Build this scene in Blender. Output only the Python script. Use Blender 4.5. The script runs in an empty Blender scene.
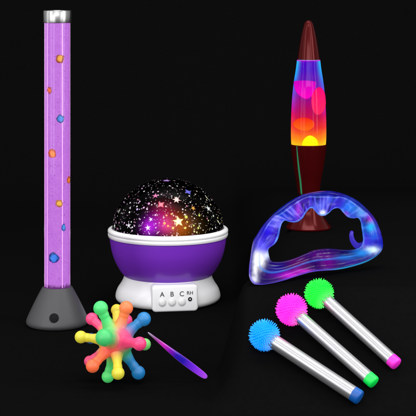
import bpy, bmesh, math, random
from mathutils import Vector, Matrix, noise
random.seed(7)
SC = bpy.context.scene
COL = SC.collection
MM = 0.001
F, HOR, CAMH = 1500.0, -7.0, 332.0        # focal length in photo pixels, horizon row, camera height in mm

# ------------------------------------------------------------------ camera
cam_d = bpy.data.cameras.new('camera'); cam = bpy.data.objects.new('camera', cam_d); COL.objects.link(cam)
cam.location = (0, 0, CAMH * MM); cam.rotation_euler = (math.pi / 2, 0, 0)
cam_d.sensor_width = 36; cam_d.lens = 36 * F / 416; cam_d.shift_y = -(208 - HOR) / 416
cam_d.clip_start = 0.05; cam_d.clip_end = 50
SC.camera = cam
SC.render.resolution_x = 1024; SC.render.resolution_y = 1024
# ------------------------------------------------------------------ dim studio ambience
w = bpy.data.worlds.new('World'); SC.world = w; w.use_nodes = True
w.node_tree.nodes['Background'].inputs[0].default_value = (1, 1, 1, 1)
w.node_tree.nodes['Background'].inputs[1].default_value = 0.45
SC.view_settings.view_transform = 'Standard'; SC.view_settings.look = 'None'
SC.view_settings.exposure = 0; SC.view_settings.gamma = 1
SC.render.engine = 'CYCLES'
SC.cycles.max_bounces = 8; SC.cycles.transparent_max_bounces = 12

def area(name, loc, target, sx, sy, rad, color=(1, 1, 1)):
    """softbox; rad = radiance of its face, mm positions"""
    d = bpy.data.lights.new(name, 'AREA'); d.shape = 'RECTANGLE'
    d.size = sx * MM; d.size_y = sy * MM; d.energy = rad * math.pi * d.size * d.size_y; d.color = color
    o = bpy.data.objects.new(name, d); COL.objects.link(o)
    o.location = Vector(loc) * MM
    dr = (Vector(target) - Vector(loc)).normalized()
    o.rotation_euler = dr.to_track_quat('-Z', 'Y').to_euler()
    return o
area('added_softbox_overhead', (0, 1050, 1500), (0, 1420, 100), 1300, 330, 7.0)  # this and the lamps below are unseen, added for fill and streaks
area('added_softbox_camera_high', (-100, 150, 1300), (0, 1500, 120), 1300, 200, 6.5)
area('softbox_camera_low', (-100, -300, 720), (0, 1500, 120), 1300, 230, 8.0)
area('softbox_left', (-1000, 700, 450), (0, 1500, 150), 300, 1100, 4.5)
area('softbox_left_low', (-560, 560, 230), (60, 1260, 60), 330, 420, 4.0)
area('softbox_right', (760, 1080, 560), (107, 1605, 250), 170, 1000, 8.0)
area('softbox_right_front', (620, 560, 420), (-40, 1600, 60), 200, 700, 5.0)
area('strip_near_left', (-430, 1440, 330), (-150, 1500, 200), 70, 640, 2.0)
area('strip_near_right', (262, 1190, 350), (-150, 1500, 200), 40, 640, 2.6)
area('backdrop_light', (0, 1900, 1900), (0, 2900, 400), 1600, 300, 9.0)

# ------------------------------------------------------------------ helpers
def lin(c, k=1.0):
    out = []
    for v in c[:3]:
        v = v / 255.0
        out.append((v / 12.92 if v <= .04045 else ((v + .055) / 1.055) ** 2.4) * k)
    return tuple(out)
def lin4(c, k=1.0): return lin(c, k) + (1.0,)
def mat(name):
    m = bpy.data.materials.new(name); m.use_nodes = True
    return m, m.node_tree, m.node_tree.nodes['Principled BSDF']
def simple(name, rgb, rough=.4, metal=0, coat=0, emit=0, spec=.5, bump=0, bscale=900, sss=0, vary=0):
    m, nt, b = mat(name)
    b.inputs['Base Color'].default_value = lin4(rgb)
    b.inputs['Roughness'].default_value = rough; b.inputs['Metallic'].default_value = metal
    b.inputs['Coat Weight'].default_value = coat; b.inputs['Coat Roughness'].default_value = .08
    b.inputs['Specular IOR Level'].default_value = spec
    if sss:
        b.inputs['Subsurface Weight'].default_value = sss; b.inputs['Subsurface Scale'].default_value = .006
        b.inputs['Subsurface Radius'].default_value = (1, 1, 1)
    if emit:
        b.inputs['Emission Color'].default_value = lin4(rgb); b.inputs['Emission Strength'].default_value = emit
    tc = nt.nodes.new('ShaderNodeTexCoord'); n = nt.nodes.new('ShaderNodeTexNoise')
    n.inputs['Scale'].default_value = bscale; n.inputs['Detail'].default_value = 3
    nt.links.new(tc.outputs['Object'], n.inputs['Vector'])
    if bump:
        bp = nt.nodes.new('ShaderNodeBump'); bp.inputs['Strength'].default_value = bump; bp.inputs['Distance'].default_value = .0004
        nt.links.new(n.outputs['Fac'], bp.inputs['Height']); nt.links.new(bp.outputs['Normal'], b.inputs['Normal'])
    r = nt.nodes.new('ShaderNodeMapRange'); r.inputs['To Min'].default_value = max(0, rough - .05 - vary); r.inputs['To Max'].default_value = rough + .05 + vary
    nt.links.new(n.outputs['Fac'], r.inputs['Value']); nt.links.new(r.outputs['Result'], b.inputs['Roughness'])
    return m
def vcol_mat(name, rough=.4, emit=0.0, coat=0, base=1.0, sss=0, alpha=1.0, bump=0, bscale=60):
    m, nt, b = mat(name)
    a = nt.nodes.new('ShaderNodeAttribute'); a.attribute_name = 'Col'
    if base == 1.0: nt.links.new(a.outputs['Color'], b.inputs['Base Color'])
    else:
        mx = nt.nodes.new('ShaderNodeMix'); mx.data_type = 'RGBA'; mx.inputs[0].default_value = base
        mx.inputs[6].default_value = (0, 0, 0, 1); nt.links.new(a.outputs['Color'], mx.inputs[7]); nt.links.new(mx.outputs[2], b.inputs['Base Color'])
    nt.links.new(a.outputs['Color'], b.inputs['Emission Color']); b.inputs['Emission Strength'].default_value = emit
    b.inputs['Roughness'].default_value = rough; b.inputs['Coat Weight'].default_value = coat; b.inputs['Coat Roughness'].default_value = .05
    b.inputs['Alpha'].default_value = alpha
    if sss:
        b.inputs['Subsurface Weight'].default_value = sss; b.inputs['Subsurface Scale'].default_value = .008
        b.inputs['Subsurface Radius'].default_value = (1, 1, 1)
    if bump:
        tc = nt.nodes.new('ShaderNodeTexCoord'); n = nt.nodes.new('ShaderNodeTexNoise'); n.inputs['Scale'].default_value = bscale
        bp = nt.nodes.new('ShaderNodeBump'); bp.inputs['Strength'].default_value = bump; bp.inputs['Distance'].default_value = .003
        nt.links.new(tc.outputs['Object'], n.inputs['Vector'])
        nt.links.new(n.outputs['Fac'], bp.inputs['Height']); nt.links.new(bp.outputs['Normal'], b.inputs['Normal'])
    return m

def ob(name, verts, faces, m, parent=None, cols=None, smooth=True, sharp=40, loc=None, rot=None):
    me = bpy.data.meshes.new(name)
    me.from_pydata([tuple(c * MM for c in v) for v in verts], [], faces)
    bm = bmesh.new(); bm.from_mesh(me); bmesh.ops.recalc_face_normals(bm, faces=bm.faces); bm.to_mesh(me); bm.free()
    if smooth:
        me.polygons.foreach_set('use_smooth', [True] * len(me.polygons))
        if sharp: me.set_sharp_from_angle(angle=math.radians(sharp))
    if cols:
        a = me.color_attributes.new('Col', 'FLOAT_COLOR', 'POINT')
        for i, c in enumerate(cols): a.data[i].color = (c[0], c[1], c[2], 1)
    if m: me.materials.append(m)
    o = bpy.data.objects.new(name, me); COL.objects.link(o)
    if parent: o.parent = parent
    if loc: o.location = Vector(loc) * MM
    if rot: o.rotation_euler = rot
    return o
def thing(name, label, cat, loc, rz=0, group=None):
    o = bpy.data.objects.new(name, None); COL.objects.link(o); o.empty_display_size = .02
    o.location = Vector(loc) * MM; o.rotation_euler = (0, 0, rz); o['label'] = label; o['category'] = cat
    if group: o['group'] = group
    return o
def catmull(pts, n=6):
    out = []
    for i in range(len(pts) - 1):
        p0 = pts[max(i - 1, 0)]; p1 = pts[i]; p2 = pts[i + 1]; p3 = pts[min(i + 2, len(pts) - 1)]
        for k in range(n):
            t = k / n
            out.append(tuple(.5 * ((2 * b) + (-a + c) * t + (2 * a - 5 * b + 4 * c - d) * t * t + (-a + 3 * b - 3 * c + d) * t ** 3)
                             for a, b, c, d in zip(p0, p1, p2, p3)))
    out.append(tuple(pts[-1])); return out
def lathe(prof, n=96):
    """prof list of (r,z); zero radius ends close to a point"""
    V, Fc, rings = [], [], []
    for r, z in prof:
        if r < 1e-6: rings.append([len(V)]); V.append((0, 0, z))
        else:
            s = len(V); rings.append(list(range(s, s + n)))
            V += [(r * math.cos(2 * math.pi * k / n), r * math.sin(2 * math.pi * k / n), z) for k in range(n)]
    for a, b in zip(rings, rings[1:]):
        if len(a) == 1 and len(b) == 1: continue
        for k in range(n):
            k2 = (k + 1) % n
            if len(a) == 1: Fc.append((a[0], b[k], b[k2]))
            elif len(b) == 1: Fc.append((a[k], b[0], a[k2]))
            else: Fc.append((a[k], b[k], b[k2], a[k2]))
    return V, Fc
def interp(tab, x):
    if x <= tab[0][0]: return tab[0][1]
    for (a, va), (b, vb) in zip(tab, tab[1:]):
        if x <= b:
            t = (x - a) / (b - a)
            return tuple(p + (q - p) * t for p, q in zip(va, vb)) if isinstance(va, tuple) else va + (vb - va) * t
    return tab[-1][1]
def mixc(a, b, t):
    t = max(0, min(1, t)); return tuple(p + (q - p) * t for p, q in zip(a, b))
def sstep(a, b, x):
    t = max(0, min(1, (x - a) / (b - a))); return t * t * (3 - 2 * t)
def ray(px, py): return Vector(((px - 208) / F, 1.0, -(py - HOR) / F))
def at(px, py, Y): d = ray(px, py); return Vector((d.x * Y, Y, CAMH + d.z * Y))

# ------------------------------------------------------------------ the black surface: flat, a raised step at right with a sloped front, sweeping up behind
PZ, FOOT, CREST = 80.0, 1188.0, 1280.0
def ground_h(x, y):
    k_ = sstep(1300, 1430, y)
    j_ = 1 - sstep(1215, 1245, y)
    side = sstep(4 + 20 * k_ - 8 * j_, 34 + 46 * k_, x) * (1 - sstep(235, 260, x) * (y < 1320))
    front = max(0, min(1, (y - FOOT) / (CREST - FOOT)))
    e = .04
    if front < e: front = front * front / (2 * e) if front > 0 else 0
    h = PZ * side * front * (1 - sstep(1640, 2800, y))
    if y > 2300: h = max(h, 0) + 700 * (1 - math.cos(min(1, (y - 2300) / 700) * math.pi / 2))
    return h
xs = [-1600, -1100, -700, -400, -250] + [-200 + 10 * i for i in range(20)] + [0 + 3 * i for i in range(17)] + [60, 90, 120, 160, 200, 225, 235, 240, 245, 250, 255, 260, 270, 340, 500, 800, 1200, 1600]
ys = [300, 600, 900, 1100] + [1150 + 6 * i for i in range(28)] + [1330, 1400, 1500, 1650, 1750, 1800, 1850, 1900, 1950, 2000, 2050, 2100, 2150, 2200] + [2250] + [2300 + 35 * i for i in range(21)]
V = [(x, y, ground_h(x, y)) for y in ys for x in xs]
V += [(x, 3000, 2200) for x in xs]
nx = len(xs); Fc = [(r * nx + c, r * nx + c + 1, (r + 1) * nx + c + 1, (r + 1) * nx + c) for r in range(len(ys)) for c in range(nx - 1)]
mg, nt, b = mat('matte_black_paper')
b.inputs['Roughness'].default_value = 1; b.inputs['Specular IOR Level'].default_value = 0
tc = nt.nodes.new('ShaderNodeTexCoord'); n1 = nt.nodes.new('ShaderNodeTexNoise'); n1.inputs['Scale'].default_value = 260; n1.inputs['Detail'].default_value = 4
cr = nt.nodes.new('ShaderNodeValToRGB'); cr.color_ramp.elements[0].color = (.0027, .0027, .0028, 1); cr.color_ramp.elements[1].color = (.0041, .0041, .0041, 1)
nt.links.new(tc.outputs['Object'], n1.inputs['Vector']); nt.links.new(n1.outputs['Fac'], cr.inputs['Fac']); nt.links.new(cr.outputs['Color'], b.inputs['Base Color'])
g = ob('ground', V, Fc, mg, sharp=0); g['kind'] = 'structure'

# ------------------------------------------------------------------ bubble tube lamp
TX, TY = (57.3 - 208) * 1501 / F, 1501.0
tube = thing('bubble_tube_lamp', 'tall glowing purple tube lamp with silver cap on a grey cone base', 'lamp', (TX, TY, 0))
grey = simple('grey_plastic', (66, 66, 68), .42, spec=.4, bump=.25, bscale=2500)
prof = [(0, 0), (27, 0), (29.6, .8), (31, 3.0), (30.6, 6.2), (28.6, 11), (24.8, 19), (20.6, 27.5), (17.4, 33.5), (15.2, 37.4), (14.6, 38.3), (13.9, 38.4), (13.6, 37.6), (13.6, 33), (0, 33)]
V, Fc = lathe([prof[0]] + catmull(prof[1:10], 5) + prof[10:]); ob('base', V, Fc, grey, tube)
black = simple('black_plastic', (9, 9, 10), .6, spec=.12)
def disc_on(name, r, h, m, parent, pos, nrm, bevel=.25, n=40, label=None):
    pr = [(0, -h), (r, -h), (r, h - bevel), (r - bevel * .4, h - bevel * .35), (r - bevel, h), (0, h)]
    V, Fc = lathe(pr, n); q = Vector(nrm).normalized().to_track_quat('Z', 'Y')
    V = [tuple(q @ Vector(v) + Vector(pos)) for v in V]
    return ob(name, V, Fc, m, parent)
disc_on('button', 4.6, 1.2, black, tube, (-.4, -27.6, 12.6), (0, -.9, .44))
# glowing purple fill
ml, nt, b = mat('purple_glow_fill')
tc = nt.nodes.new('ShaderNodeTexCoord'); L = nt.links
lw = nt.nodes.new('ShaderNodeLayerWeight'); lw.inputs[0].default_value = .5
ed = nt.nodes.new('ShaderNodeValToRGB')
for e, (p, c) in zip([ed.color_ramp.elements[0], ed.color_ramp.elements[1]], [(0, (196, 120, 224)), (1, (196, 120, 206))]): e.position = p; e.color = lin4(c)
for p, c in [(.45, (190, 112, 220)), (.62, (178, 100, 202)), (.72, (206, 140, 224)), (.82, (176, 98, 196)), (.93, (226, 168, 232))]:
    e = ed.color_ramp.elements.new(p); e.color = lin4(c)
L.new(lw.outputs['Facing'], ed.inputs[0])  # edge bands paint the wall's reflections into the glow colour
def layer(prev, scale, lo, hi, col, kind='voronoi', fac=1.0, vec_scale=(1, 1, 1)):
    mp = nt.nodes.new('ShaderNodeMapping'); mp.inputs['Scale'].default_value = vec_scale; L.new(tc.outputs['Object'], mp.inputs[0])
    if kind == 'voronoi':
        v = nt.nodes.new('ShaderNodeTexVoronoi'); out = v.outputs['Distance']; v.inputs['Scale'].default_value = scale
        L.new(mp.outputs[0], v.inputs['Vector'])
        # random cells only
        sep = nt.nodes.new('ShaderNodeSeparateColor'); L.new(v.outputs['Color'], sep.inputs[0])
        th = nt.nodes.new('ShaderNodeMath'); th.operation = 'GREATER_THAN'; th.inputs[1].default_value = .62; L.new(sep.outputs[0], th.inputs[0])
    else:
        v = nt.nodes.new('ShaderNodeTexNoise'); out = v.outputs['Fac']; v.inputs['Scale'].default_value = scale; v.inputs['Detail'].default_value = 4
        L.new(mp.outputs[0], v.inputs['Vector']); th = None
    r = nt.nodes.new('ShaderNodeMapRange'); r.inputs['From Min'].default_value = lo; r.inputs['From Max'].default_value = hi
    r.inputs['To Min'].default_value = fac; r.inputs['To Max'].default_value = 0; L.new(out, r.inputs['Value'])
    fo = r.outputs[0]
    if th:
        mu = nt.nodes.new('ShaderNodeMath'); mu.operation = 'MULTIPLY'; L.new(fo, mu.inputs[0]); L.new(th.outputs[0], mu.inputs[1]); fo = mu.outputs[0]
    mx = nt.nodes.new('ShaderNodeMix'); mx.data_type = 'RGBA'; L.new(fo, mx.inputs[0]); L.new(prev, mx.inputs[6]); mx.inputs[7].default_value = lin4(col)
    return mx.outputs[2]
c = layer(ed.outputs[0], 130, .35, .6, (180, 98, 210), 'noise', .3)
c = layer(c, 520, .42, .52, (214, 150, 236), 'noise', .2)
c = layer(c, 330, .08, .2, (120, 52, 150), fac=.85)
c = layer(c, 480, .1, .22, (140, 70, 160), fac=.6)
c = layer(c, 210, .06, .13, (70, 22, 96), fac=.85)
c = layer(c, 430, .07, .2, (238, 196, 246), fac=.6)
# mottled dark band at the bottom and darker line at the top
sp = nt.nodes.new('ShaderNodeSeparateXYZ'); L.new(tc.outputs['Object'], sp.inputs[0])
ns = nt.nodes.new('ShaderNodeTexNoise'); ns.inputs['Scale'].default_value = 330; L.new(tc.outputs['Object'], ns.inputs[0])
def zband(prev, z0, z1, amp, col, fac):
    m1 = nt.nodes.new('ShaderNodeMath'); m1.operation = 'MULTIPLY_ADD'; m1.inputs[1].default_value = amp; L.new(ns.outputs[0], m1.inputs[0]); L.new(sp.outputs[2], m1.inputs[2])
    r = nt.nodes.new('ShaderNodeMapRange'); r.inputs['From Min'].default_value = z0; r.inputs['From Max'].default_value = z1; r.inputs['To Min'].default_value = fac; r.inputs['To Max'].default_value = 0
    L.new(m1.outputs[0], r.inputs[0]); mx = nt.nodes.new('ShaderNodeMix'); mx.data_type = 'RGBA'; L.new(r.outputs[0], mx.inputs[0]); L.new(prev, mx.inputs[6]); mx.inputs[7].default_value = lin4(col); return mx.outputs[2]
c = zband(c, .0425, .0455, .006, (72, 26, 84), .9)
c = zband(c, .3055, .3010, -.006, (150, 80, 178), .7)
L.new(c, b.inputs['Emission Color']); b.inputs['Emission Strength'].default_value = .93
b.inputs['Base Color'].default_value = (.05, .01, .06, 1); b.inputs['Roughness'].default_value = .5; b.inputs['Specular IOR Level'].default_value = 0
V, Fc = lathe([(0, 34), (12.9, 34)] + [(12.9, 34 + 3 * k) for k in range(1, 90)] + [(12.9, 303), (0, 303)]); ob('glowing_fill', V, Fc, ml, tube)
# thin clear shell
def shell_mat(name, emis=None, strength=0.0, refl=1.0):
    m, nt, b = mat(name); nt.nodes.remove(b); out = nt.nodes['Material Output']
    tr = nt.nodes.new('ShaderNodeBsdfTransparent'); gl = nt.nodes.new('ShaderNodeBsdfGlossy'); gl.inputs['Roughness'].default_value = .03
    fr = nt.nodes.new('ShaderNodeFresnel'); fr.inputs[0].default_value = 1.5
    mu = nt.nodes.new('ShaderNodeMath'); mu.operation = 'MULTIPLY'; mu.inputs[1].default_value = refl; nt.links.new(fr.outputs[0], mu.inputs[0])
    mx = nt.nodes.new('ShaderNodeMixShader'); nt.links.new(mu.outputs[0], mx.inputs[0]); nt.links.new(tr.outputs[0], mx.inputs[1]); nt.links.new(gl.outputs[0], mx.inputs[2])
    last = mx
    nt.links.new(last.outputs[0], out.inputs['Surface'])
    return m
clear = shell_mat('clear_acrylic', refl=.45)
V, Fc = lathe([(13.5, 36), (13.5, 306)]); ob('clear_tube', V, Fc, clear, tube)
streak_m = simple('pale_reflection_streak', (220, 162, 232), .5, emit=.78)  # reflections along the tube wall, painted as pale glowing strips
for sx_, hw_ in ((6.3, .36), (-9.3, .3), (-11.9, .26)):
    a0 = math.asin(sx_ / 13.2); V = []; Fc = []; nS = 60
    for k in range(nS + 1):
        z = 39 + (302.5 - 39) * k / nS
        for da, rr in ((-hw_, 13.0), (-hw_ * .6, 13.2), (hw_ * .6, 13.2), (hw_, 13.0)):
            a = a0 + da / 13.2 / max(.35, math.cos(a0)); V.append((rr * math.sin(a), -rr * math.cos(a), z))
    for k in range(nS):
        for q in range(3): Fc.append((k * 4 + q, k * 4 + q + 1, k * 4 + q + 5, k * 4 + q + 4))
    ob('reflection_streak', V, Fc, streak_m, tube)
chrome = simple('brushed_silver', (170, 170, 170), .28, metal=1, bump=.08, bscale=3000)
V, Fc = lathe([(0, 302), (13.4, 302), (13.9, 302.2), (14.1, 302.8), (14.1, 313.6), (13.8, 314.3), (13.2, 314.6), (11.5, 314.6), (11, 313.9), (0, 313.9)]); ob('cap', V, Fc, chrome, tube)

# coloured pieces floating in the tube
def pebble(name, label, px, py, rx, rz, col, seed, angular=0, cat='bead', ry=1.6, edge=None):
    x = (px - 57.3); z = CAMH - (py - HOR) * 1488 / F
    x = max(-12.6, min(12.6, x)); ph = math.asin(x / 13.0); y = -13.0 * math.cos(ph)
    bm = bmesh.new(); bmesh.ops.create_icosphere(bm, subdivisions=4 if not angular else 2 , radius=1)
    V = []; rnd = random.Random(seed)
    tang = Vector((math.cos(ph), math.sin(ph), 0)); nrm = Vector((math.sin(ph), -math.cos(ph), 0))
    C = []
    for v in bm.verts:
        p = v.co.copy(); k = 1 + .42 * noise.noise(p * 1.3 + Vector((seed, seed * 2.1, 0))) + .12 * noise.noise(p * 3.5 + Vector((seed, 0, 3)))
        u, d, h = p.x * rx * k, p.y * ry, p.z * rz * k
        q = tang * u - nrm * d + Vector((0, 0, h))
        # keep it inside the wall
        w_ = Vector((13.0 * math.sin(ph) + q.x, -13.0 * math.cos(ph) + q.y)); 
        if w_.length > 13.42: w_ *= 13.42 / w_.length
        V.append((w_.x - x, w_.y - y, h))
        rim = sstep(.5, .88, math.hypot(p.x, p.z)); C.append(mixc(lin(col), lin(edge), rim))
    Fc = [[v.index for v in f.verts] for f in bm.faces]; bm.free()
    o = ob(name, V, Fc, bead_m, None, cols=C, smooth=not angular)
    o.location = Vector((TX + x, TY + y, z)) * MM
    o['label'] = label; o['category'] = cat; o['group'] = 'coloured bits floating in the purple tube'
bead_m = vcol_mat('lit_bead_plastic', .4, emit=.75, base=.35)
pebble('floating_bead', 'knobbly yellow orange bit highest in the purple tube', 61.3, 58.4, 4.0, 4.2, (226, 160, 50), 1.3, edge=(150, 60, 40))
pebble('floating_bead', 'small orange red oval bit near the left wall of the tube', 50.6, 90.4, 2.8, 3.2, (226, 90, 44), 2.2, edge=(150, 40, 60))
pebble('floating_bead', 'dark edged angular blue bit between the two orange bits in the tube', 62, 118.5, 4.0, 4.3, (74, 140, 226), 3.9, 1, edge=(24, 34, 110))
pebble('floating_bead', 'round orange disc shaped bit at mid height in the tube', 53.8, 153.4, 4.3, 4.3, (240, 130, 44), 0.1, edge=(186, 60, 40))
pebble('floating_bead', 'narrow orange sliver pressed against the right wall of the tube', 69.2, 181, 3.2, 3.4, (226, 130, 40), 5.5, edge=(170, 70, 60))
pebble('floating_bead', 'pale yellow bit with crumpled shape below the orange sliver', 60.4, 203.5, 3.6, 3.3, (232, 180, 76), 6.8, edge=(170, 100, 60))
pebble('floating_bead', 'tiny upright blue bit above the biggest blue one', 64.6, 227.7, 2.3, 3.8, (70, 150, 226), 7.1, 1, edge=(44, 64, 150))
pebble('floating_bead', 'largest blue bit, near the bottom of the purple tube', 55, 258, 5.6, 5.2, (50, 130, 236), 8.4, 1, edge=(20, 34, 120))

# ------------------------------------------------------------------ star projector
K = 1.08; PX, PY = (168 - 208) * K, 1619.0
def pz(py, Y=PY): return CAMH - (py - HOR) * Y / F
proj = thing('star_projector_lamp', 'round purple and white night light with black starry dome', 'night light', (PX, PY, 0))
white = simple('white_plastic', (240, 240, 240), .3, coat=.3, bump=.05, bscale=1500)
purple = simple('purple_plastic', (118, 44, 188), .38, coat=.12)
bz = pz(300.5)
prof = [(0, 0), (50, 0), (54, 1.2), (56.3, 4), (56.4, 8), (54.4, 14), (50.5, 20), (47.6, 26), (46.6, 31), (46.5, 36), (0, 36)]
V, Fc = lathe([prof[0]] + catmull(prof[1:10], 6) + [prof[10]], 128); ob('base', V, Fc, white, proj)
rim_z = pz(235.6)
R_ = rim_z
prof = [(0, 20), (34, 21.5), (41, 23.6), (46.6, 27.6), (52.2, 34.6), (57.2, 43.9), (60.6, 54), (62.6, R_ - 5), (63.0, R_ + .5), (0, R_ + .5)]
V, Fc = lathe([prof[0]] + catmull(prof[1:9], 6) + [prof[9]], 128); ob('bowl', V, Fc, purple, proj)
prof = [(a_, R_ + (b_ - R_) * .82) for a_, b_ in [(58, R_ - .5), (63.6, R_ - .4), (64.4, R_ + .4), (64.8, R_ + 2), (64.7, R_ + 3.8), (64.2, R_ + 4.6), (64.6, R_ + 5.2), (65.0, R_ + 7), (64.4, R_ + 9.2), (62.6, R_ + 10.6), (60.9, R_ + 11), (60.2, R_ + 10), (59.8, R_ + 6)]]
V, Fc = lathe(catmull(prof, 4), 128); ob('rim', V, Fc, white, proj)
# dome
DA, DZ = 60.0, R_ + 6.0; DH = pz(177.5) - DZ - 1.5
def domep(th, el, k=1.0):
    return Vector((DA * k * math.cos(el) * math.cos(th), DA * k * math.cos(el) * math.sin(th), DZ + DH * k * math.sin(el)))
def dome_from_px(px, py):
    """front-facing point of the dome seen at a pixel (bisect over the ray)"""
    d = ray(px, py); o = Vector((0, 0, CAMH)) - Vector((PX, PY, 0)); best = None
    A = (d.x / DA) ** 2 + (d.y / DA) ** 2 + (d.z / DH) ** 2
    oz = o.z - DZ
    B = 2 * (o.x * d.x / DA ** 2 + o.y * d.y / DA ** 2 + oz * d.z / DH ** 2); Cc = (o.x / DA) ** 2 + (o.y / DA) ** 2 + (oz / DH) ** 2 - 1
    disc = B * B - 4 * A * Cc
    t = (-B - math.sqrt(max(disc, 0))) / (2 * A); return o + d * t
def glowcol(p):
    """colour of the light glowing through the dome (local mm)"""
    c = Vector((0, 0, 0))
    for (gx, gy, r, col, k) in glows:
        q = glow_pts[(gx, gy)]; d = (p - q).length / r
        c += Vector(lin(col)) * (.85 * k * math.exp(-d * d * 2.3))
    return c
glows = [(149, 227, 11, (190, 30, 230), 1.0), (156, 222, 15, (150, 20, 200), .5), (163, 214, 16, (210, 16, 70), .55), (166, 226, 12, (240, 60, 150), .8), (180, 227, 17, (225, 110, 10), .62), (172, 218, 13, (160, 40, 10), .4), (196, 226, 16, (90, 60, 0), .3)]
glow_pts = {(a[0], a[1]): dome_from_px(a[0], a[1]) for a in glows}
V, Fc, C = [], [], []
NT, NE = 160, 48
for j in range(NE + 1):
    for i in range(NT):
        p = domep(2 * math.pi * i / NT, (math.pi / 2 * .985) * j / NE - .05); V.append(tuple(p)); g_ = glowcol(p); C.append(tuple(g_))
for j in range(NE):
    for i in range(NT): Fc.append((j * NT + i, j * NT + (i + 1) % NT, (j + 1) * NT + (i + 1) % NT, (j + 1) * NT + i))
Fc.append(tuple(NE * NT + i for i in range(NT)))
dm = vcol_mat('starry_dome_glow', .25, emit=1.0, base=0.0); dm.node_tree.nodes['Principled BSDF'].inputs['Specular IOR Level'].default_value = .03
ob('dome', V, Fc, dm, proj, cols=C)
star_m = vcol_mat('star_light', .5, emit=1.0, base=0.0)
def on_dome(p, k=1.006):
    q = Vector((p.x / DA, p.y / DA, (p.z - DZ) / DH)); q.normalize(); q *= k
    return Vector((q.x * DA, q.y * DA, DZ + q.z * DH))
def frame_at(p):
    n = Vector((p.x / DA ** 2, p.y / DA ** 2, (p.z - DZ) / DH ** 2)).normalized()
    u = Vector((0, 0, 1)).cross(n).normalized(); return n, u, n.cross(u)
def star(px, py, r, col, k=5, rot=0, core=(255, 255, 255), inner=.42, ax=1.0, cw=.35):
    p = dome_from_px(px, py); n, u, v = frame_at(p); V = [on_dome(p, 1.008)]; C = [mixc(lin(col), lin(core), .9)]
    N = 2 * k
    for ring, f in ((0, cw), (1, 1.0)):
        for i in range(N):
            a = 2 * math.pi * i / N + rot + math.pi / 2; rr = r * (1 if i % 2 == 0 else inner) * f
            q = on_dome(p + u * (rr * math.cos(a) * ax) + v * (rr * math.sin(a)), 1.008); V.append(q); C.append(lin(core) if (ring == 0) else lin(col))
    Fc = [(0, 1 + i, 1 + (i + 1) % N) for i in range(N)] + [(1 + i, 1 + N + i, 1 + N + (i + 1) % N, 1 + (i + 1) % N) for i in range(N)]
    ob('star', [tuple(x) for x in V], Fc, star_m, proj, cols=C, smooth=False)
star(178.3, 221.5, 6.3, (255, 240, 130), 5, .1, (255, 255, 235))
star(161, 204.8, 4.6, (240, 40, 90), 4, .75, (255, 150, 170), .5)
star(155.5, 196, 3.8, (214, 80, 150), 5, .2, (235, 130, 190), .4)
star(176.5, 200, 4.6, (250, 190, 180), 6, .3, (255, 240, 235), .45)
star(188, 192.2, 4.6, (44, 34, 150), 4, .1, (110, 110, 235), .55)
star(166.5, 180.8, 4.2, (120, 60, 150), 5, 0, (190, 150, 225), .5, 1.2)
star(208, 208.6, 4.2, (200, 210, 205), 5, -.2, (240, 245, 240), .35)
star(193, 208.3, 3.2, (120, 60, 0), 5, .4, (240, 170, 30), .5)
star(129, 225.5, 3.8, (190, 190, 200), 5, .2, (245, 245, 250), .3)
star(148, 227.8, 3.6, (230, 170, 255), 5, .2, (255, 255, 255), .4)
star(151, 219.5, 2.4, (220, 150, 255), 5, .5, (255, 255, 255), .5)
star(119.3, 211.2, 3.6, (140, 140, 130), 4, .6, (205, 205, 195), .3)
star(186, 217, 2.2, (170, 170, 20), 6, 0, (235, 235, 90), .7)
star(114.8, 226, 3.2, (150, 150, 150), 4, .3, (220, 220, 220), .4)
# small dots of light, hundreds of them, one mesh
rnd = random.Random(11); V, Fc, C = [], [], []
def dot(p, r, col, kk=1.006):
    n, u, v = frame_at(p); s = len(V); V.append(tuple(on_dome(p, kk))); C.append(mixc(col, (1, 1, 1), .25))
    for i in range(7):
        a = 2 * math.pi * i / 7; V.append(tuple(on_dome(p + u * r * math.cos(a) + v * r * math.sin(a), kk))); C.append(col)
    for i in range(7): Fc.append((s, s + 1 + i, s + 1 + (i + 1) % 7))
N = 1750
for i in range(N):
    z = (i + .5) / N; th = i * 2.39996 + rnd.uniform(-.25, .25); z = min(.985, max(.03, z + rnd.uniform(-.03, .03)))
    el = math.asin(z); p = domep(th, el)
    if rnd.random() > .3 + .8 * max(0, -p.y / DA): continue
    t = rnd.random(); r = .3 + .78 * t ** 2.2
    side = max(0, min(1, (p.x + 30) / 60)); low = 1 - z
    base = mixc(lin((225, 170, 225)), lin((235, 228, 120)), side * (.4 + .6 * low))
    if rnd.random() < .35: base = lin((230, 230, 235))
    if rnd.random() < .08: base = lin((200, 90, 150))
    gc = glowcol(p); gm = max(gc) + 1e-6; kq = min(.85, gm * 3)
    base = mixc(base, tuple(.35 + .65 * q_ / gm for q_ in gc), kq)
    br = (.4 + .75 * rnd.random()) * (.45 + .55 * low); br = max(br, .9) if t > .85 else br
    dot(p, r, tuple(x * br for x in base))
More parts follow.
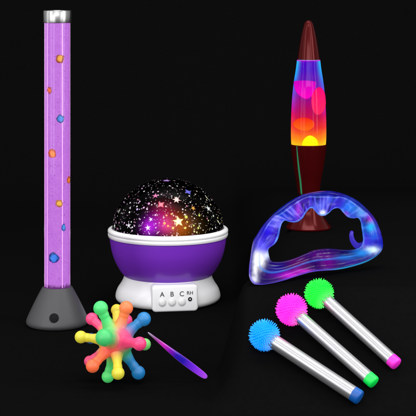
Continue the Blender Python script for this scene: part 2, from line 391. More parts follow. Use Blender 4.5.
for (px, py, r, col) in [(199, 215.5, 1.3, (190, 210, 40)), (193.5, 225.5, 1.1, (190, 205, 40)), (187, 222, 1.1, (225, 200, 40)), (168, 226, 1.3, (255, 150, 60)), (164.5, 223.3, 1.5, (255, 170, 70)), (166.5, 215.5, 1.2, (255, 140, 60)),
                         (171.5, 214.2, 1.1, (235, 180, 40)), (155.5, 215.2, 1.1, (240, 170, 230)), (137.5, 209.5, 1.3, (200, 170, 240)), (149, 203.8, 1.4, (225, 140, 215)), (144, 207.8, 1.2, (220, 160, 215)), (130.5, 203, 1.0, (230, 230, 230)), (129.8, 212.3, 1.1, (230, 235, 230)), (173, 228, 1.4, (255, 210, 90)), (198, 228, 1.2, (205, 215, 60)), (185, 228, 1.3, (240, 220, 60)), (207, 198.5, 1.0, (180, 200, 150)), (213, 216, 1.2, (205, 215, 205)), (218, 222, 1.1, (215, 220, 160))]:
    dot(dome_from_px(px, py), r, lin(col), 1.009)
d = ob('light_dots', V, Fc, star_m, proj, cols=C, smooth=False); d['kind'] = 'stuff'
# control panel, turned slightly to the right
YAW = math.radians(9)
cp = bpy.data.objects.new('tmp', None)
def pan(u, z, out=0):
    """point on the panel face: u across, z up, out along its normal (local mm)"""
    n = Vector((math.sin(YAW), -math.cos(YAW), 0)); t = Vector((math.cos(YAW), math.sin(YAW), 0))
    return n * (59.0 + out - (z - 2) * .10) + t * u + Vector((0, 0, z))
def rrect(w_, h_, r, n=8):
    P = []
    for cx_, cz_, a0 in ((w_ - r, h_ - r, 0), (-w_ + r, h_ - r, 90), (-w_ + r, -h_ + r, 180), (w_ - r, -h_ + r, 270)):
        for k in range(n + 1):
            a = math.radians(a0 + 90 * k / n); P.append((cx_ + r * math.cos(a), cz_ + r * math.sin(a)))
    return P
def slab(rects, zc):
    V, Fc = [], []; n = None
    for (w_, h_, r, out) in rects:
        P = rrect(w_, h_, r); n = len(P); V += [tuple(pan(u, zc + z_, out)) for u, z_ in P]
    for j in range(len(rects) - 1):
        for k in range(n): Fc.append((j * n + k, j * n + (k + 1) % n, (j + 1) * n + (k + 1) % n, (j + 1) * n + k))
    Fc.append(tuple(range(n))); Fc.append(tuple((len(rects) - 1) * n + k for k in range(n))); return V, Fc
V, Fc = slab([(24.2, 13.6, 4, -16), (24.2, 13.6, 4, -2.2), (23.9, 13.3, 3.8, -1.0), (23.2, 12.6, 3.4, -.3), (22.2, 11.6, 3, 0)], 13.8)
panel = ob('control_panel', V, Fc, simple('pale_grey_plastic', (234, 234, 235), .35, coat=.2), proj)
btn_m = simple('button_white_plastic', (214, 214, 214), .4)
nP = Vector((math.sin(YAW), -math.cos(YAW), .10))
ztop = lambda py: pz(py, PY - 58)
U0 = [-13.6, -3.3, 7.0]
for u in U0:
    dark = disc_on('button', 4.1, .45, btn_m, panel, tuple(pan(u, 10.2, .3)), nP, .5)
    disc_on('button_dish', 3.0, .35, simple('button_cap_plastic', (228, 228, 228), .35), dark, tuple(pan(u, 10.2, .75)), nP, .35)
disc_on('switch', 2.1, .5, black, panel, tuple(pan(15.6, 12.8, .2)), nP, .3)
disc_on('switch_dot', .8, .2, btn_m, panel.children[-1], tuple(pan(15.6, 12.8, .85)), nP, .1)
def text_mesh(name, body, size, pos, m, parent, sx=1.0, yaw=YAW, tilt=.10):
    c = bpy.data.curves.new(name, 'FONT'); c.body = body; c.size = size * MM; c.extrude = .00006; c.align_x = 'CENTER'; c.align_y = 'CENTER'; c.offset = .00006
    t = bpy.data.objects.new(name, c); COL.objects.link(t)
    dg = bpy.context.evaluated_depsgraph_get(); me = bpy.data.meshes.new_from_object(t.evaluated_get(dg))
    bpy.data.objects.remove(t); me.materials.append(m); o = bpy.data.objects.new(name, me); COL.objects.link(o); o.parent = parent
    o.location = Vector(pos) * MM; o.rotation_euler = (math.pi / 2 - tilt, 0, yaw); o.scale = (sx, 1, 1); return o
ink = simple('dark_ink', (44, 44, 48), .6)
for s, u in zip('ABC', U0): text_mesh('letter', s, 7.0, pan(u, 18.2, .06), ink, panel)
text_mesh('letters', '\u2177H' if False else 'RH', 5.2, pan(15.6, 19.0, .06), ink, panel)

# ------------------------------------------------------------------ lava lamp
LK = 1605.0 / F; LX = (308.6 - 208) * LK; LY = 1605.0
def lz(py): return CAMH - (py - HOR) * LK - PZ
lamp = thing('lava_lamp', 'lava lamp with dark red cone cap and flared foot, glowing yellow to blue', 'lamp', (LX, LY, PZ))
redm, nt, b = mat('dark_red_metal')
b.inputs['Base Color'].default_value = lin4((72, 6, 8)); b.inputs['Metallic'].default_value = .4; b.inputs['Specular IOR Level'].default_value = .1; b.inputs['Roughness'].default_value = .25
b.inputs['Coat Weight'].default_value = .08; b.inputs['Coat Roughness'].default_value = .1
tc = nt.nodes.new('ShaderNodeTexCoord'); n1 = nt.nodes.new('ShaderNodeTexNoise'); n1.inputs['Scale'].default_value = 700
mr = nt.nodes.new('ShaderNodeMapRange'); mr.inputs['To Min'].default_value = .2; mr.inputs['To Max'].default_value = .24
nt.links.new(tc.outputs['Object'], n1.inputs['Vector']); nt.links.new(n1.outputs[0], mr.inputs[0]); nt.links.new(mr.outputs[0], b.inputs['Roughness'])
def px_prof(tab, off=0.0): return [(h * LK, lz(y) + off) for y, h in tab]
# foot + stem
pf = [(0, 0), (22.6, 0), (23.9, .7), (24.0, 2.0)]
pf2 = catmull([(24.0, 2.0), (20.4, 6.6), (15.4, 14.5), (11.8, 23), (10.4, 31), (10.5, 37), (11.8, lz(192)), (13.4, lz(181)), (15.6, lz(170)), (17.6, lz(158)), (18.9, lz(149)), (19.3, lz(144.6))], 6)
V, Fc = lathe(pf + pf2[1:] + [(18.9, lz(144.2)), (0, lz(144.4))]); ob('base', V, Fc, redm, lamp)
capp = catmull(px_prof([(59.6, 11.3), (51, 10.0), (40, 8.2), (31, 6.3), (25.5, 4.9), (22.8, 3.9), (21.2, 2.6), (20.4, 1.2)]), 6)
V, Fc = lathe([(0, lz(59.6)), (11.2 * LK, lz(59.6))] + capp + [(0, lz(20.2))]); ob('cap', V, Fc, redm, lamp)
GT = [(59.8, 12.0), (64, 12.5), (70, 13.3), (80, 15.0), (90, 16.3), (100, 17.2), (110, 17.8), (122, 18.2), (134, 18.3), (141, 18.1), (144.4, 17.8)]
gp = catmull(px_prof(GT), 8)
V, Fc = lathe(gp, 96)
def grad_nodes(nt, stops):
    L = nt.links; tc = nt.nodes.new('ShaderNodeTexCoord'); sp = nt.nodes.new('ShaderNodeSeparateXYZ'); L.new(tc.outputs['Object'], sp.inputs[0])
    nz = nt.nodes.new('ShaderNodeTexNoise'); nz.inputs['Scale'].default_value = 45; L.new(tc.outputs['Object'], nz.inputs[0])
    ma = nt.nodes.new('ShaderNodeMath'); ma.operation = 'MULTIPLY_ADD'; ma.inputs[1].default_value = .012; L.new(nz.outputs[0], ma.inputs[0]); L.new(sp.outputs[2], ma.inputs[2])
    r = nt.nodes.new('ShaderNodeMapRange'); r.inputs['From Min'].default_value = lz(145) * MM + .006; r.inputs['From Max'].default_value = lz(59) * MM + .006
    L.new(ma.outputs[0], r.inputs[0]); cr = nt.nodes.new('ShaderNodeValToRGB')
    els = cr.color_ramp.elements
    for i, (py, c) in enumerate(stops):
        p = (145 - py) / 86; e = els[i] if i < 2 else els.new(p); e.position = p; e.color = lin4(c)
    L.new(r.outputs[0], cr.inputs[0]); return cr.outputs[0], r.outputs[0]
liq, nt, b = mat('glowing_lava_liquid')
core, tz = grad_nodes(nt, [(145, (255, 196, 0)), (59, (110, 0, 190)), (139, (255, 150, 0)), (132, (250, 96, 6)), (125, (232, 44, 24)), (117, (205, 14, 60)), (108, (180, 4, 92)), (99, (158, 6, 126)), (90, (128, 10, 160)), (80, (96, 12, 178)), (70, (66, 4, 190)), (63, (74, 0, 196))])
edge, _ = grad_nodes(nt, [(145, (255, 214, 30)), (59, (30, 190, 250)), (138, (255, 150, 20)), (126, (250, 60, 50)), (114, (226, 20, 100)), (104, (190, 30, 170)), (94, (120, 70, 220)), (84, (60, 110, 240)), (74, (24, 160, 250))])
lw = nt.nodes.new('ShaderNodeLayerWeight'); lw.inputs[0].default_value = .5
mr = nt.nodes.new('ShaderNodeMapRange'); mr.interpolation_type = 'SMOOTHSTEP'; mr.inputs['From Min'].default_value = .12; mr.inputs['From Max'].default_value = .7; nt.links.new(lw.outputs['Facing'], mr.inputs[0])
mx = nt.nodes.new('ShaderNodeMix'); mx.data_type = 'RGBA'; nt.links.new(mr.outputs[0], mx.inputs[0]); nt.links.new(core, mx.inputs[6]); nt.links.new(edge, mx.inputs[7])
nt.links.new(mx.outputs[2], b.inputs['Emission Color']); b.inputs['Emission Strength'].default_value = 1.0
b.inputs['Base Color'].default_value = (.01, 0, .01, 1); b.inputs['Specular IOR Level'].default_value = 0
LI = .965
lp = [(r * LI, z) for r, z in gp]
V, Fc = lathe([(0, lp[0][1] - .4)] + [(lp[0][0], lp[0][1] - .4)] + lp[1:-1] + [(lp[-1][0], lp[-1][1] + .4), (0, lp[-1][1] + .4)]); liquid = ob('glowing_liquid', V, Fc, liq, lamp)
V, Fc = lathe(gp, 96); ob('glass', V, Fc, shell_mat('clear_glass', refl=.15), lamp)
def Rg(z):
    best = min(gp, key=lambda p: abs(p[1] - z)); return best[0]
wax_m = vcol_mat('glowing_wax', .5, emit=1.0, base=0.0); wax_m.node_tree.nodes['Principled BSDF'].inputs['Specular IOR Level'].default_value = 0
def wax(px, py, hw, hh, ctop, cbot, flat_top=False, flat_bot=False, ydepth=None, wob=.06, seed=0):
    cx_, cz_ = (px - 308.6) * LK, lz(py); hw *= LK; hh *= LK
    R0 = Rg(cz_) * LI
    # centre sits near the front wall
    yc = -math.sqrt(max((R0) ** 2 - cx_ ** 2, 4)) + 1.0
    dd = 6.0
    bm = bmesh.new(); bmesh.ops.create_icosphere(bm, subdivisions=6, radius=1); V, C = [], []
    for v in bm.verts:
        p = v.co; k = 1 + wob * noise.noise(p * 1.2 + Vector((seed, 0, 0)))
        x = cx_ + p.x * hw * k; z = p.z
        if flat_top and z > 0: z = z * .12
        z = cz_ + z * hh * k
        z = max(z, gp[-1][1] + .5); rw = Rg(z)
        # follow the curved wall: radial depth of each point
        ax = min(abs(x), rw * .985) * (1 if x > 0 else -1)
        ywall = -math.sqrt(max((rw * .992) ** 2 - ax * ax, 0))
        f = (1 - (p.x * p.x + p.z * p.z)); f = max(f, 0) ** .5
        y = ywall + (.9 if p.y > 0 else .9 * (1 - min(1, f * 3))) + (3 * f if p.y > 0 else 0)
        V.append((ax, y, z)); cc = mixc(lin(cbot), lin(ctop), (z - (cz_ - hh)) / (2 * hh if not flat_top else 1.1 * hh)); lq = interp([(59, lin((74, 0, 196))), (80, lin((96, 12, 178))), (90, lin((128, 10, 160))), (99, lin((158, 6, 126))), (108, lin((180, 4, 92))), (117, lin((205, 14, 60))), (125, lin((232, 44, 24))), (132, lin((250, 96, 6))), (139, lin((255, 150, 0))), (145, lin((255, 196, 0)))], 308.6 * 0 + (CAMH - PZ - z) / LK + HOR); C.append(mixc(cc, lq, .7 * (1 - sstep(0, .42, f))))
    Fc = [[v.index for v in f.verts] for f in bm.faces]; bm.free()
    return ob('wax_blob', V, Fc, wax_m, lamp, cols=C, sharp=0)
wax(309, 144, 8.3, 10.2, (255, 255, 20), (255, 244, 10), seed=1)
wax(302.8, 122.6, 10.2, 6.6, (246, 20, 20), (255, 108, 14), seed=2)
wax(317.8, 100, 8.0, 13.8, (255, 0, 120), (255, 40, 96), seed=3)
wax(304.3, 81.6, 10.8, 16.0, (206, 0, 196), (255, 0, 196), flat_top=True, seed=4)
# green rim reflection on the stem, painted as a thin glowing strip
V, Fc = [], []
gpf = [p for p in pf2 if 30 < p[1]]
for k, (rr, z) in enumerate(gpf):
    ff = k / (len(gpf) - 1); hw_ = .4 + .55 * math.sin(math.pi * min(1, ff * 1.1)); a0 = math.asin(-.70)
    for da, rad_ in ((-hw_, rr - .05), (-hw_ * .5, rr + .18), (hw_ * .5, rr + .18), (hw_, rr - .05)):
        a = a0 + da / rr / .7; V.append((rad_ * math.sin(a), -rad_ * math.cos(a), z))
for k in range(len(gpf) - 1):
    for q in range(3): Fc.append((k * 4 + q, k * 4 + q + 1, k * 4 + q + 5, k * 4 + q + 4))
ob('painted_reflection', V, Fc, simple('green_painted_reflection', (14, 112, 66), .5, emit=.3), lamp)
# thin rim of glowing magenta wax collected under the cap
V, Fc = lathe([(11.9 * LK * .975, lz(61.0)), (12.0 * LK * .985, lz(60.2)), (11.0 * LK, lz(59.9))]); ob('wax_rim', V, Fc, wax_m, lamp, cols=[lin((214, 0, 220))] * len(V))

# ------------------------------------------------------------------ glowing mouthguard toy
A0 = math.radians(35); dv = Vector((math.cos(A0), math.sin(A0), 0)); nv = Vector((math.sin(A0), -math.cos(A0), 0))
Pp = at(250, 286, 1294)
def on_ring(px, py, off=0.0):
    d = ray(px, py); o = Vector((0, 0, CAMH)); t = (Pp + nv * off - o).dot(nv) / d.dot(nv); return o + d * t
outer = [(253, 242), (256.8, 235), (263.5, 224.5), (272.8, 214.4), (283.7, 205.4), (293.8, 198.8), (303.9, 194.2), (315, 191.8), (325, 190.8), (335, 191.6), (346, 194.8), (358, 201), (368, 210), (375.6, 219.6), (380.4, 231), (382.8, 241.5), (382.2, 249.5), (377, 255.8), (367, 261.8), (352, 266.8), (337, 269.8), (315, 271.6), (299, 275.6), (284, 280.6), (272, 284.1), (261, 285.6), (253.6, 283.8), (249.6, 278), (248.9, 270), (250.2, 258)]
inner = [(268.6, 251), (270.2, 247.6), (274.4, 244.6), (277.4, 241), (279.5, 235.5), (280.7, 228.7), (282.4, 223.2), (285.6, 220.6), (290.4, 222.2), (297.2, 222.4), (302.6, 219), (306.2, 213), (309.6, 209.2), (312.4, 208.6), (315, 211.4), (318.6, 215.4), (323.6, 216.4), (328, 214.2), (332.3, 210), (336.6, 208.4), (340, 209.4), (343, 213), (347.5, 217.3), (352.9, 218.6), (357.4, 218.0), (360.2, 221.5), (361.2, 228), (362.2, 235), (362.4, 241), (359.5, 246.8), (351.8, 249.6), (341, 249.4), (328, 248.3), (315, 249.7), (305.6, 253.3), (295.5, 257.6), (285.4, 260.6), (277, 261.6), (271, 260)]
RC = (318.0, 236.5)
def dense(loop):
    n = len(loop); out = []
    for i in range(n):
        p0, p1, p2, p3 = loop[i - 1], loop[i], loop[(i + 1) % n], loop[(i + 2) % n]
        for k in range(14):
            t = k / 14
            out.append(tuple(.5 * ((2 * b) + (-a + c) * t + (2 * a - 5 * b + 4 * c - d) * t * t + (-a + 3 * b - 3 * c + d) * t ** 3) for a, b, c, d in zip(p0, p1, p2, p3)))
    return out
def cum(loop):
    L_ = [0]
    for i in range(len(loop)): a, b_ = loop[i], loop[(i + 1) % len(loop)]; L_.append(L_[-1] + math.hypot(a[0] - b_[0], a[1] - b_[1]))
    return L_
NRG = 420
def polar(loop, ang):
    """radius of a star-shaped loop at an angle around RC"""
    best = None
    dx, dy = math.cos(ang), math.sin(ang)
    for i in range(len(loop)):
        x1, y1 = loop[i][0] - RC[0], loop[i][1] - RC[1]; j = (i + 1) % len(loop); x2, y2 = loop[j][0] - RC[0], loop[j][1] - RC[1]
        den = dx * (y2 - y1) - dy * (x2 - x1)
        if abs(den) < 1e-9: continue
        s = (x1 * dy * -1 + y1 * dx) / -den if False else (dy * x1 - dx * y1) / den
        if -1e-6 <= s <= 1 + 1e-6:
            r = (x1 + (x2 - x1) * s) * dx + (y1 + (y2 - y1) * s) * dy
            if r > 0 and (best is None or r > best): best = r
    return best
do, di = dense(outer), dense(inner)
# vary sampling so the long left/right ends are covered evenly (ellipse parameter)
angs = [math.atan2(42 * math.sin(2 * math.pi * k / NRG), 62 * math.cos(2 * math.pi * k / NRG)) for k in range(NRG)]
ring_c = []
KT = 40
V, Fc, C = [], [], []
def sc_rgb(c): return Vector(lin(c))
spots = [  # px, py, rx, ry, colour, weight   (coloured light inside the gel)
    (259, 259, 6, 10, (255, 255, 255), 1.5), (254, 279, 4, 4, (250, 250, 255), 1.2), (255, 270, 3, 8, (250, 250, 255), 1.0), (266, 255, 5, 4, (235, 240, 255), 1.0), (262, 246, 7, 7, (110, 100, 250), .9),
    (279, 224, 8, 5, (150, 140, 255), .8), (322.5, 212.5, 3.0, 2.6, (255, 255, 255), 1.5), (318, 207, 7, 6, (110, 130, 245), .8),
    (350, 207, 8, 8, (60, 150, 245), .9), (361, 212, 6, 6, (130, 190, 250), .8), (372, 220, 4.5, 5, (214, 40, 220), 1.0), (371, 227, 5, 6, (60, 200, 250), 1.0), (374, 236, 5, 5, (50, 130, 240), .7),
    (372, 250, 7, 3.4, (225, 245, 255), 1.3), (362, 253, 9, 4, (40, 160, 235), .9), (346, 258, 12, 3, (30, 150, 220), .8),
    (328, 262, 9, 9, (130, 8, 150), .9), (318, 255, 10, 5, (120, 20, 150), .7), (299, 265, 13, 9, (120, 0, 125), .9), (288, 275, 14, 3.5, (225, 40, 230), .9), (303, 271, 9, 2, (220, 50, 225), .8),
    (277, 270, 10, 7, (40, 20, 160), .8), (350, 262, 12, 4, (90, 30, 170), .6), (298, 209, 3, 8, (190, 90, 235), .9), (292, 207, 5, 5, (96, 76, 225), .6), (306, 201, 8, 4, (110, 70, 215), .6),
    (338, 203, 7, 6, (90, 60, 210), .7), (331, 199, 5, 5, (70, 120, 235), .6), (345, 214, 3, 2.5, (160, 10, 190), 1.1), (268, 232, 5, 7, (60, 40, 235), .8)]
for i, an in enumerate(angs):
    ro, ri = polar(do, an), polar(di, an)
    top = sstep(.15, -.35, math.sin(an))          # 1 on the arched upper part (image y points down)
    left = sstep(-.75, -.98, math.cos(an)); bottom = sstep(.1, .5, math.sin(an))
    width = ro - ri
    for j in range(KT):
        s = j / KT                                 # 0..1 around the section: front 0..0.6 outer->inner, back 0.6..1
        if s < .62:
            t = s / .62
            # profile of the front
            rim = math.exp(-((t - .10) / .075) ** 2) * 3.0
            rimi = math.exp(-((t - .93) / .06) ** 2) * 2.4
            chan = -2.2 * math.sin(math.pi * min(1, max(0, (t - .15) / .75)))
            fold = 1.3 * math.sin(an * 17 + 1.1) * math.sin(math.pi * t) * top
            ridge = 3.4 * math.exp(-((t - .52) / .10) ** 2) * bottom
            dpt = 5 + (rim + rimi) + (chan * 1.6) * (1 - bottom * .8) + fold + ridge + 1.3 * noise.noise(Vector((t * 2.2, an * 4, 1)))
            endf = min(1, math.sin(math.pi * min(max(t, 0), 1)) * 5) if (t < .1 or t > .9) else 1
            dpt += .5 * math.sin(t * 19) * bottom
            dpt = dpt * (endf ** .5) - (1 - endf ** .5) * 1
            r = ro - (ro - ri) * t
        else:
            t = 1 - (s - .62) / .38
            dpt = -1 - 5.5 * math.sin(math.pi * t) ** .4 if 0 < t < 1 else -1
            r = ro - (ro - ri) * t
        px, py = RC[0] + r * math.cos(an), RC[1] + r * math.sin(an)
        P = on_ring(px, py, dpt); V.append(tuple(P - Pp))
        # colour
        base = sc_rgb((38, 26, 180)); tt = t
        nz = noise.noise(Vector((px * .09, py * .05, 3.3))); base = base.lerp(sc_rgb((112, 72, 220)), max(0, min(1, .5 + 1.3 * nz)))
        nz = noise.noise(Vector((px * .07 + 9, py * .07, 7.3))); base = base.lerp(sc_rgb((20, 80, 215)), max(0, min(1, .1 + 1.4 * nz)))
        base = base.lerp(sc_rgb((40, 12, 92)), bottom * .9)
        st = noise.noise(Vector((an * 14, t * 1.2, 0)))
        base = base.lerp(sc_rgb((150, 150, 250)), max(0, st - .1) * 2.2 * top * (1 if .2 < t < .9 else .2))
        base = base * (1 - .75 * max(0, min(1, -st * 2.2)) * top)
        acc = base
        for (qx, qy, rx, ry, c_, w_) in spots:
            d2 = ((px - qx) / rx) ** 2 + ((py - qy) / ry) ** 2
            if d2 < 5: acc = acc.lerp(sc_rgb(c_), min(1, w_ * math.exp(-d2 * (1.1 + .5 * noise.noise(Vector((px * .35, py * .35, 0)))))))
        # darker blue outer wall on the arch, with a pale line where it meets the channel
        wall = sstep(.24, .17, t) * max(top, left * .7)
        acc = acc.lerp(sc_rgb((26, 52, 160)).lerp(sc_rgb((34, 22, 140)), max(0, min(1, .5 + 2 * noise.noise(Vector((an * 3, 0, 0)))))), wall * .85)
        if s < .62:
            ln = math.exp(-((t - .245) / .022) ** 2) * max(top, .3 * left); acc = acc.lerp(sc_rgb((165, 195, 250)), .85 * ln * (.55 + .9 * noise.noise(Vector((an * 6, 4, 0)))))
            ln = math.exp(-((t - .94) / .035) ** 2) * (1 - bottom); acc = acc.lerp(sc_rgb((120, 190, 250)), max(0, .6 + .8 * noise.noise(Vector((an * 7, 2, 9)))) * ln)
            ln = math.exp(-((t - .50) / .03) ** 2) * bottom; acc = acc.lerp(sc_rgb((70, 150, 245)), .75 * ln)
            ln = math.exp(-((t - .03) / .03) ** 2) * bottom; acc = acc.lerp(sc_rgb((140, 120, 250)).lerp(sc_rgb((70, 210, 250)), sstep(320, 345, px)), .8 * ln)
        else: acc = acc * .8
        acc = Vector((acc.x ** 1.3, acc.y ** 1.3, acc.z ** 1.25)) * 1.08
        C.append(tuple(acc))
for i in range(NRG):
    i2 = (i + 1) % NRG
    for j in range(KT): j2 = (j + 1) % KT; Fc.append((i * KT + j, i2 * KT + j, i2 * KT + j2, i * KT + j2))
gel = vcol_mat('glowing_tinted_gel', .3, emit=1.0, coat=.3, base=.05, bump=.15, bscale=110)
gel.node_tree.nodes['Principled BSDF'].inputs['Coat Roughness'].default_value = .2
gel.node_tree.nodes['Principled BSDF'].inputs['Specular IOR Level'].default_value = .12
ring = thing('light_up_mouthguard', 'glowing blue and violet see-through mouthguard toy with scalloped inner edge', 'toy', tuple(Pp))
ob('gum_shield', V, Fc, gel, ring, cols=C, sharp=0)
# curled hook inside the right end
def tube_path(pts, rads, n=16, flat=1.0):
    V, Fc = [], []; m = len(pts); pts = [Vector(p) for p in pts]
    prev = None
    for i, p in enumerate(pts):
        tg = (pts[min(i + 1, m - 1)] - pts[max(i - 1, 0)]).normalized()
        u = (prev - tg * prev.dot(tg)).normalized() if prev else tg.orthogonal().normalized(); prev = u; v = tg.cross(u)
        for k in range(n):
            a = 2 * math.pi * k / n; V.append(tuple(p + u * rads[i] * math.cos(a) + v * rads[i] * math.sin(a) * flat))
    for i in range(m - 1):
        for k in range(n): Fc.append((i * n + k, i * n + (k + 1) % n, (i + 1) * n + (k + 1) % n, (i + 1) * n + k))
    Fc.append(tuple(range(n))); Fc.append(tuple((m - 1) * n + k for k in range(n))); return V, Fc
hk = catmull([(363.6, 245.6), (360, 246.2), (356, 245), (352.6, 240.5), (351.4, 235), (352.2, 230.8)], 8)
pts = [on_ring(x, y, 1.0 - 5 * max(0, 1 - i_ / 12)) - Pp for i_, (x, y) in enumerate(hk)]; m_ = len(pts)
rads = [interp([(0, 3.6), (.3, 2.9), (.7, 2.1), (.93, 1.6), (1, .5)], i / (m_ - 1)) for i in range(m_)]
V, Fc = tube_path(pts, rads); C = []
for i in range(m_): C += [mixc(lin((34, 30, 150)), lin((70, 50, 200)), i / m_)] * 16
ob('hook', V, Fc, gel, ring, cols=C, sharp=0)

# ------------------------------------------------------------------ three spiky light wands lying on the slope
sl = math.atan2(PZ, CREST - FOOT); sn = Vector((0, -math.sin(sl), math.cos(sl)))
def on_slope(px, py, off):
    p0 = Vector((0, FOOT, 0)) + sn * off; d = ray(px, py); o = Vector((0, 0, CAMH)); t = (p0 - o).dot(sn) / d.dot(sn); return o + d * t
wandmetal, nt, b = mat('silver_tube_metal')
b.inputs['Base Color'].default_value = lin4((176, 176, 179)); b.inputs['Metallic'].default_value = .72
b.inputs['Roughness'].default_value = .2
tc = nt.nodes.new('ShaderNodeTexCoord'); mp = nt.nodes.new('ShaderNodeMapping'); mp.inputs['Scale'].default_value = (900, 900, 12); n1 = nt.nodes.new('ShaderNodeTexNoise')
nt.links.new(tc.outputs['Object'], mp.inputs[0]); nt.links.new(mp.outputs[0], n1.inputs[0])
mr = nt.nodes.new('ShaderNodeMapRange'); mr.inputs['To Min'].default_value = .29; mr.inputs['To Max'].default_value = .33; nt.links.new(n1.outputs[0], mr.inputs[0]); nt.links.new(mr.outputs[0], b.inputs['Roughness'])
def spiky(r0, r1, count=400):
    """one skin: a triangulated shell of spread points, a rounded spike rising from every cell"""
    rnd = random.Random(5); bm = bmesh.new()
    for i in range(count):
        z = 1 - 2 * (i + .5) / count; a = i * 2.399963 + rnd.uniform(-.02, .02); h = math.sqrt(1 - z * z); bm.verts.new((h * math.cos(a), h * math.sin(a), z))
    bmesh.ops.convex_hull(bm, input=bm.verts); bmesh.ops.triangulate(bm, faces=bm.faces); bm.faces.index_update(); bm.verts.ensure_lookup_table()
    V, Fc, cen = [], [], []
    for f in bm.faces: cen.append(f.calc_center_median().normalized()); V.append(tuple(cen[-1] * r0))
    for v in bm.verts:
        n = v.co.normalized(); fs = list(v.link_faces); u = n.orthogonal().normalized(); w_ = n.cross(u)
        fs.sort(key=lambda f: math.atan2(cen[f.index].dot(w_), cen[f.index].dot(u))); ids = [f.index for f in fs]; m = len(ids)
        h = r1 * rnd.uniform(.95, 1.02); tilt = Vector((rnd.uniform(-1, 1), rnd.uniform(-1, 1), rnd.uniform(-1, 1))) * .3
        rings = [ids]
        for rr, k in ((r0 + (h - r0) * .12, .66), (r0 + (h - r0) * .55, .5), (r0 + (h - r0) * .9, .34)):
            s = len(V); rings.append(list(range(s, s + m)))
            for q in ids:
                c = cen[q]; d = c - n * c.dot(n); d = d.normalized() * (.09 + .3 * (d.length - .09)); V.append(tuple(n * rr + d * (r0 * k * 1.05) + tilt * ((rr - r0) / (h - r0))))
        s = len(V); V.append(tuple(n * h + tilt))
        for a, b_ in zip(rings, rings[1:]):
            for k in range(m): Fc.append((a[k], a[(k + 1) % m], b_[(k + 1) % m], b_[k]))
        for k in range(m): Fc.append((rings[-1][k], rings[-1][(k + 1) % m], s))
    bm.free(); return V, Fc
spV, spF = spiky(11.0, 15.9)
def wand(label, ball, c0, c1, rball, rtube, colb, colc, bandcol=None):
    kb = 1.0
    B = on_slope(ball[0], ball[1], rball * .86 * 11.5 / 13); T0 = on_slope(c0[0], c0[1], rtube + .3); T1 = on_slope(c1[0], c1[1], rtube + .3)
    ax = (T1 - B).normalized(); o = thing('light_wand', label, 'toy wand', tuple(T1), group='spiky ball wands lying side by side')
    q = ax.to_track_quat('Z', 'Y')
    Lt = (T1 - B).length; Lc = (T1 - T0).length
    def put(V, z0): return [tuple(q @ Vector(v) + ax * z0 - T1 + B) for v in V]
    r = rtube
    V, Fc = lathe([(0, rball * .5), (r, rball * .5), (r, Lt - Lc), (0, Lt - Lc)], 64); ob('handle', put(V, 0), Fc, wandmetal, o)
    pr = [(0, Lt - Lc - 1), (r * .98, Lt - Lc - 1), (r * 1.01, Lt - Lc + .2), (r * 1.02, Lt - 1.6), (r * .95, Lt - .5), (r * .8, Lt), (0, Lt + .2)]
    V, Fc = lathe(pr, 48); ob('end_cap', put(V, 0), Fc, simple('soft_cap_plastic', colc, .42, emit=.12), o)
    f = rball / 15.6
    m, nt, b = mat('neon_rubber'); b.inputs['Base Color'].default_value = lin4(colb); b.inputs['Roughness'].default_value = .5
    b.inputs['Subsurface Weight'].default_value = .0
    # lit by the lamp in the handle: brightest at the joint
    tc = nt.nodes.new('ShaderNodeTexCoord'); vm = nt.nodes.new('ShaderNodeVectorMath'); vm.operation = 'DISTANCE'
    j = (B + ax * rball * .8 - T1) * MM; vm.inputs[1].default_value = tuple(j); nt.links.new(tc.outputs['Object'], vm.inputs[0])
    cr = nt.nodes.new('ShaderNodeValToRGB'); mr = nt.nodes.new('ShaderNodeMapRange'); mr.inputs['From Min'].default_value = 0; mr.inputs['From Max'].default_value = .03
    nt.links.new(vm.outputs['Value'], mr.inputs[0]); nt.links.new(mr.outputs[0], cr.inputs[0])
    cr.color_ramp.elements[0].color = tuple(mixc(lin(colb), (1, 1, 1), .45)) + (1,); cr.color_ramp.elements[1].color = lin4(colb, .9)
    e = cr.color_ramp.elements.new(.38); e.color = lin4(colb)
    nt.links.new(cr.outputs[0], b.inputs['Emission Color']); b.inputs['Emission Strength'].default_value = .5
    ob('spiky_ball', put([tuple(Vector(v) * f) for v in spV], 0), spF, m, o, sharp=0)
wand('silver wand with spiky bright blue ball and dark blue end cap', (264.5, 335.2), (353.5, 393.2), (360.4, 398.2), 13.2, 5.9, (0, 150, 255), (6, 80, 160))
wand('silver wand with spiky pink magenta ball and green end cap', (291.6, 309.7), (368.6, 376.8), (374.8, 383.2), 13.6, 5.3, (255, 40, 200), (6, 225, 80))
wand('silver wand with spiky lime green ball and pink end cap', (319.2, 293.6), (391, 359.3), (397.2, 364.8), 12.8, 5.3, (20, 240, 60), (240, 40, 205))

# ------------------------------------------------------------------ soft molecule ball
BY = 1277.0; BK = BY / F; BC = at(116, 341, BY)
arms = [  # bulb px, py, radius px, colour, front(+1)/back(-1), reach
    (101, 307.5, 7.3, (76, 220, 120), .55), (115, 315.8, 5.8, (216, 196, 50), -1), (126.2, 308, 6.9, (255, 128, 72), .1), (90.3, 323.4, 6.2, (248, 70, 130), -.5),
    (81, 337, 6.2, (226, 214, 60), .1), (89, 344.4, 5.4, (50, 100, 160), -.9), (94.3, 360.6, 6.6, (255, 112, 66), .7), (88.8, 364, 5.6, (230, 70, 120), -.8),
    (107.8, 377, 6.2, (84, 224, 116), -.1), (119.6, 366.6, 6.4, (226, 216, 62), 1), (138.4, 372.6, 6.8, (28, 124, 190), .1), (144, 349.8, 6.0, (130, 226, 120), -.8),
    (140.8, 337.6, 6.8, (252, 66, 130), 1), (143.8, 319.6, 7.0, (34, 130, 196), -.2)]
REACH = 37 * BK; dirs = []
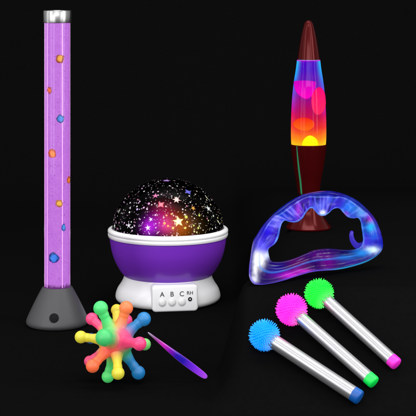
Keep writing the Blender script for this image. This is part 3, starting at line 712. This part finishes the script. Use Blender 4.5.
for (px, py, r, col, fb) in arms:
    v = Vector(((px - 116) * BK, 0, -(py - 341) * BK)); L2 = v.length
    dep = math.sqrt(max(REACH ** 2 - L2 ** 2, 0)) * (1 if fb > 0 else -1) if abs(fb) > .3 else fb * 8
    v.y = -dep; dirs.append((v, r * BK, lin(col)))
# one bulb pointing at the viewer (green, up left of centre), some at the back
v0 = Vector(((107 - 116) * BK, -26, -(331 - 341) * BK)); 
dirs.append((v0 * (30 / v0.length), 8.6 * BK, lin((70, 200, 110))))
for v, c in ((Vector((8, 30, 12)), (250, 70, 130)), (Vector((-12, 29, -4)), (60, 210, 120)), (Vector((6, 30, -14)), (30, 130, 200))): dirs.append((v.normalized() * REACH, 5.8 * BK, lin(c)))
blend = [(Vector((-9, -8, 10)), (64, 205, 110)), (Vector((9, -10, 5)), (245, 62, 120)), (Vector((-6, -10, -7)), (255, 84, 84)), (Vector((12, -3, -8)), (60, 170, 110)), (Vector((12, 2, 10)), (50, 120, 180)), (Vector((-12, 0, 0)), (215, 190, 60)), (Vector((2, -4, -14)), (90, 190, 100)), (Vector((0, 2, 14)), (230, 160, 60)), (Vector((0, 15, 0)), (90, 160, 120))]
def core_col(p):
    n = p.normalized(); tot = Vector((0, 0, 0)); ws = 0
    for b_, c in blend: w_ = math.exp(9 * n.dot(b_.normalized())); tot += Vector(lin(c)) * w_; ws += w_
    return tuple(tot / ws)
rubber = vcol_mat('soft_translucent_rubber', .42, emit=.28, base=.7, bump=.06, bscale=900, sss=0)  # slight self-glow stands in for flat, even lighting on the rubber
lowest = min((BC + v).z - r for v, r, c in dirs)
ballz = BC.z - lowest - .2 if lowest < 0 else BC.z
BC.z -= min((BC + v).z - r_ for v, r_, c in dirs)
ball = thing('spiked_knob_ball', 'soft rainbow rubber ball with many knob ended arms', 'squeeze toy', (BC.x, BC.y, BC.z))
RB = 15.0
bm = bmesh.new(); bmesh.ops.create_icosphere(bm, subdivisions=5, radius=RB); V = [tuple(v.co) for v in bm.verts]; Fc = [[v.index for v in f.verts] for f in bm.faces]; bm.free()
ob('body', V, Fc, rubber, ball, cols=[core_col(Vector(v)) for v in V])
for v, r, c in dirs:
    L_ = v.length; st = r * .66
    pr = [(r * 1.25, RB * .55), (r * 1.12, RB * .85), (r * .9, RB * 1.02), (st * 1.12, RB * 1.02 + (L_ - RB) * .25), (st, RB + (L_ - RB) * .45), (st * 1.08, L_ - r * 1.15), (r * .72, L_ - r * .74)]
    pr = catmull(pr, 5)
    a0 = math.asin(-.69)
    pr = pr[:-1] + [(r * math.cos(a0 + (math.pi / 2 - a0) * k / 14), L_ + r * math.sin(a0 + (math.pi / 2 - a0) * k / 14)) for k in range(14)] + [(0, L_ + r)]
    V, Fc = lathe([(0, pr[0][1])] + pr, 40); q = v.normalized().to_track_quat('Z', 'Y')
    C = []; V2 = []
    for p in V:
        w_ = q @ Vector(p); V2.append(tuple(w_)); t = sstep(RB * .7, RB * 1.5, p[2]); C.append(mixc(core_col(w_), c, t))
    ob('arm', V2, Fc, rubber, ball, cols=C, sharp=0)

# ------------------------------------------------------------------ tapered stick leaning on the ball
E = at(207, 376.2, 1284); E.z = 2.6
tipB = at(148, 332.4, 1268)
st = thing('tapered_stick', 'slender pointed violet and blue stick leaning against the knobbly ball', 'stick', tuple(E))
N = 60; V, Fc, C = [], [], []
ax = tipB - E; side = Vector((0, 0, 1)).cross(ax).normalized(); up = ax.cross(Vector((0, 1, 0))).normalized(); dpth = ax.cross(up).normalized()
M_ = 24
wt = [(0, .05), (.004, .9), (.012, 1.5), (.03, 2.1), (.08, 2.6), (.2, 2.9), (.35, 3.0), (.5, 2.7), (.7, 1.85), (.88, 1.0), (.97, .7), (1, .35)]
ct = [(0, lin((190, 90, 250))), (.12, lin((160, 60, 245))), (.25, lin((110, 40, 225))), (.4, lin((40, 24, 170))), (.52, lin((46, 20, 170))), (.62, lin((130, 20, 180))), (.74, lin((205, 40, 185))), (.87, lin((150, 70, 150))), (1, lin((150, 150, 160)))]
for i in range(N + 1):
    t = i / N; t = t * t * 10 if t < .1 else t
    ww = interp(wt, t) * 1.05; c0 = ax * t + up * (.6 * math.sin(math.pi * t))
    for k in range(M_):
        a = 2 * math.pi * k / M_
        V.append(tuple(c0 + up * ww * math.cos(a) + dpth * ww * .45 * math.sin(a)))
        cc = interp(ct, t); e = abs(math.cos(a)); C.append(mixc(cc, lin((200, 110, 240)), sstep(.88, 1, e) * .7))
for i in range(N):
    for k in range(M_): Fc.append((i * M_ + k, i * M_ + (k + 1) % M_, (i + 1) * M_ + (k + 1) % M_, (i + 1) * M_ + k))
Fc.append(tuple(range(M_))); Fc.append(tuple(N * M_ + k for k in range(M_)))
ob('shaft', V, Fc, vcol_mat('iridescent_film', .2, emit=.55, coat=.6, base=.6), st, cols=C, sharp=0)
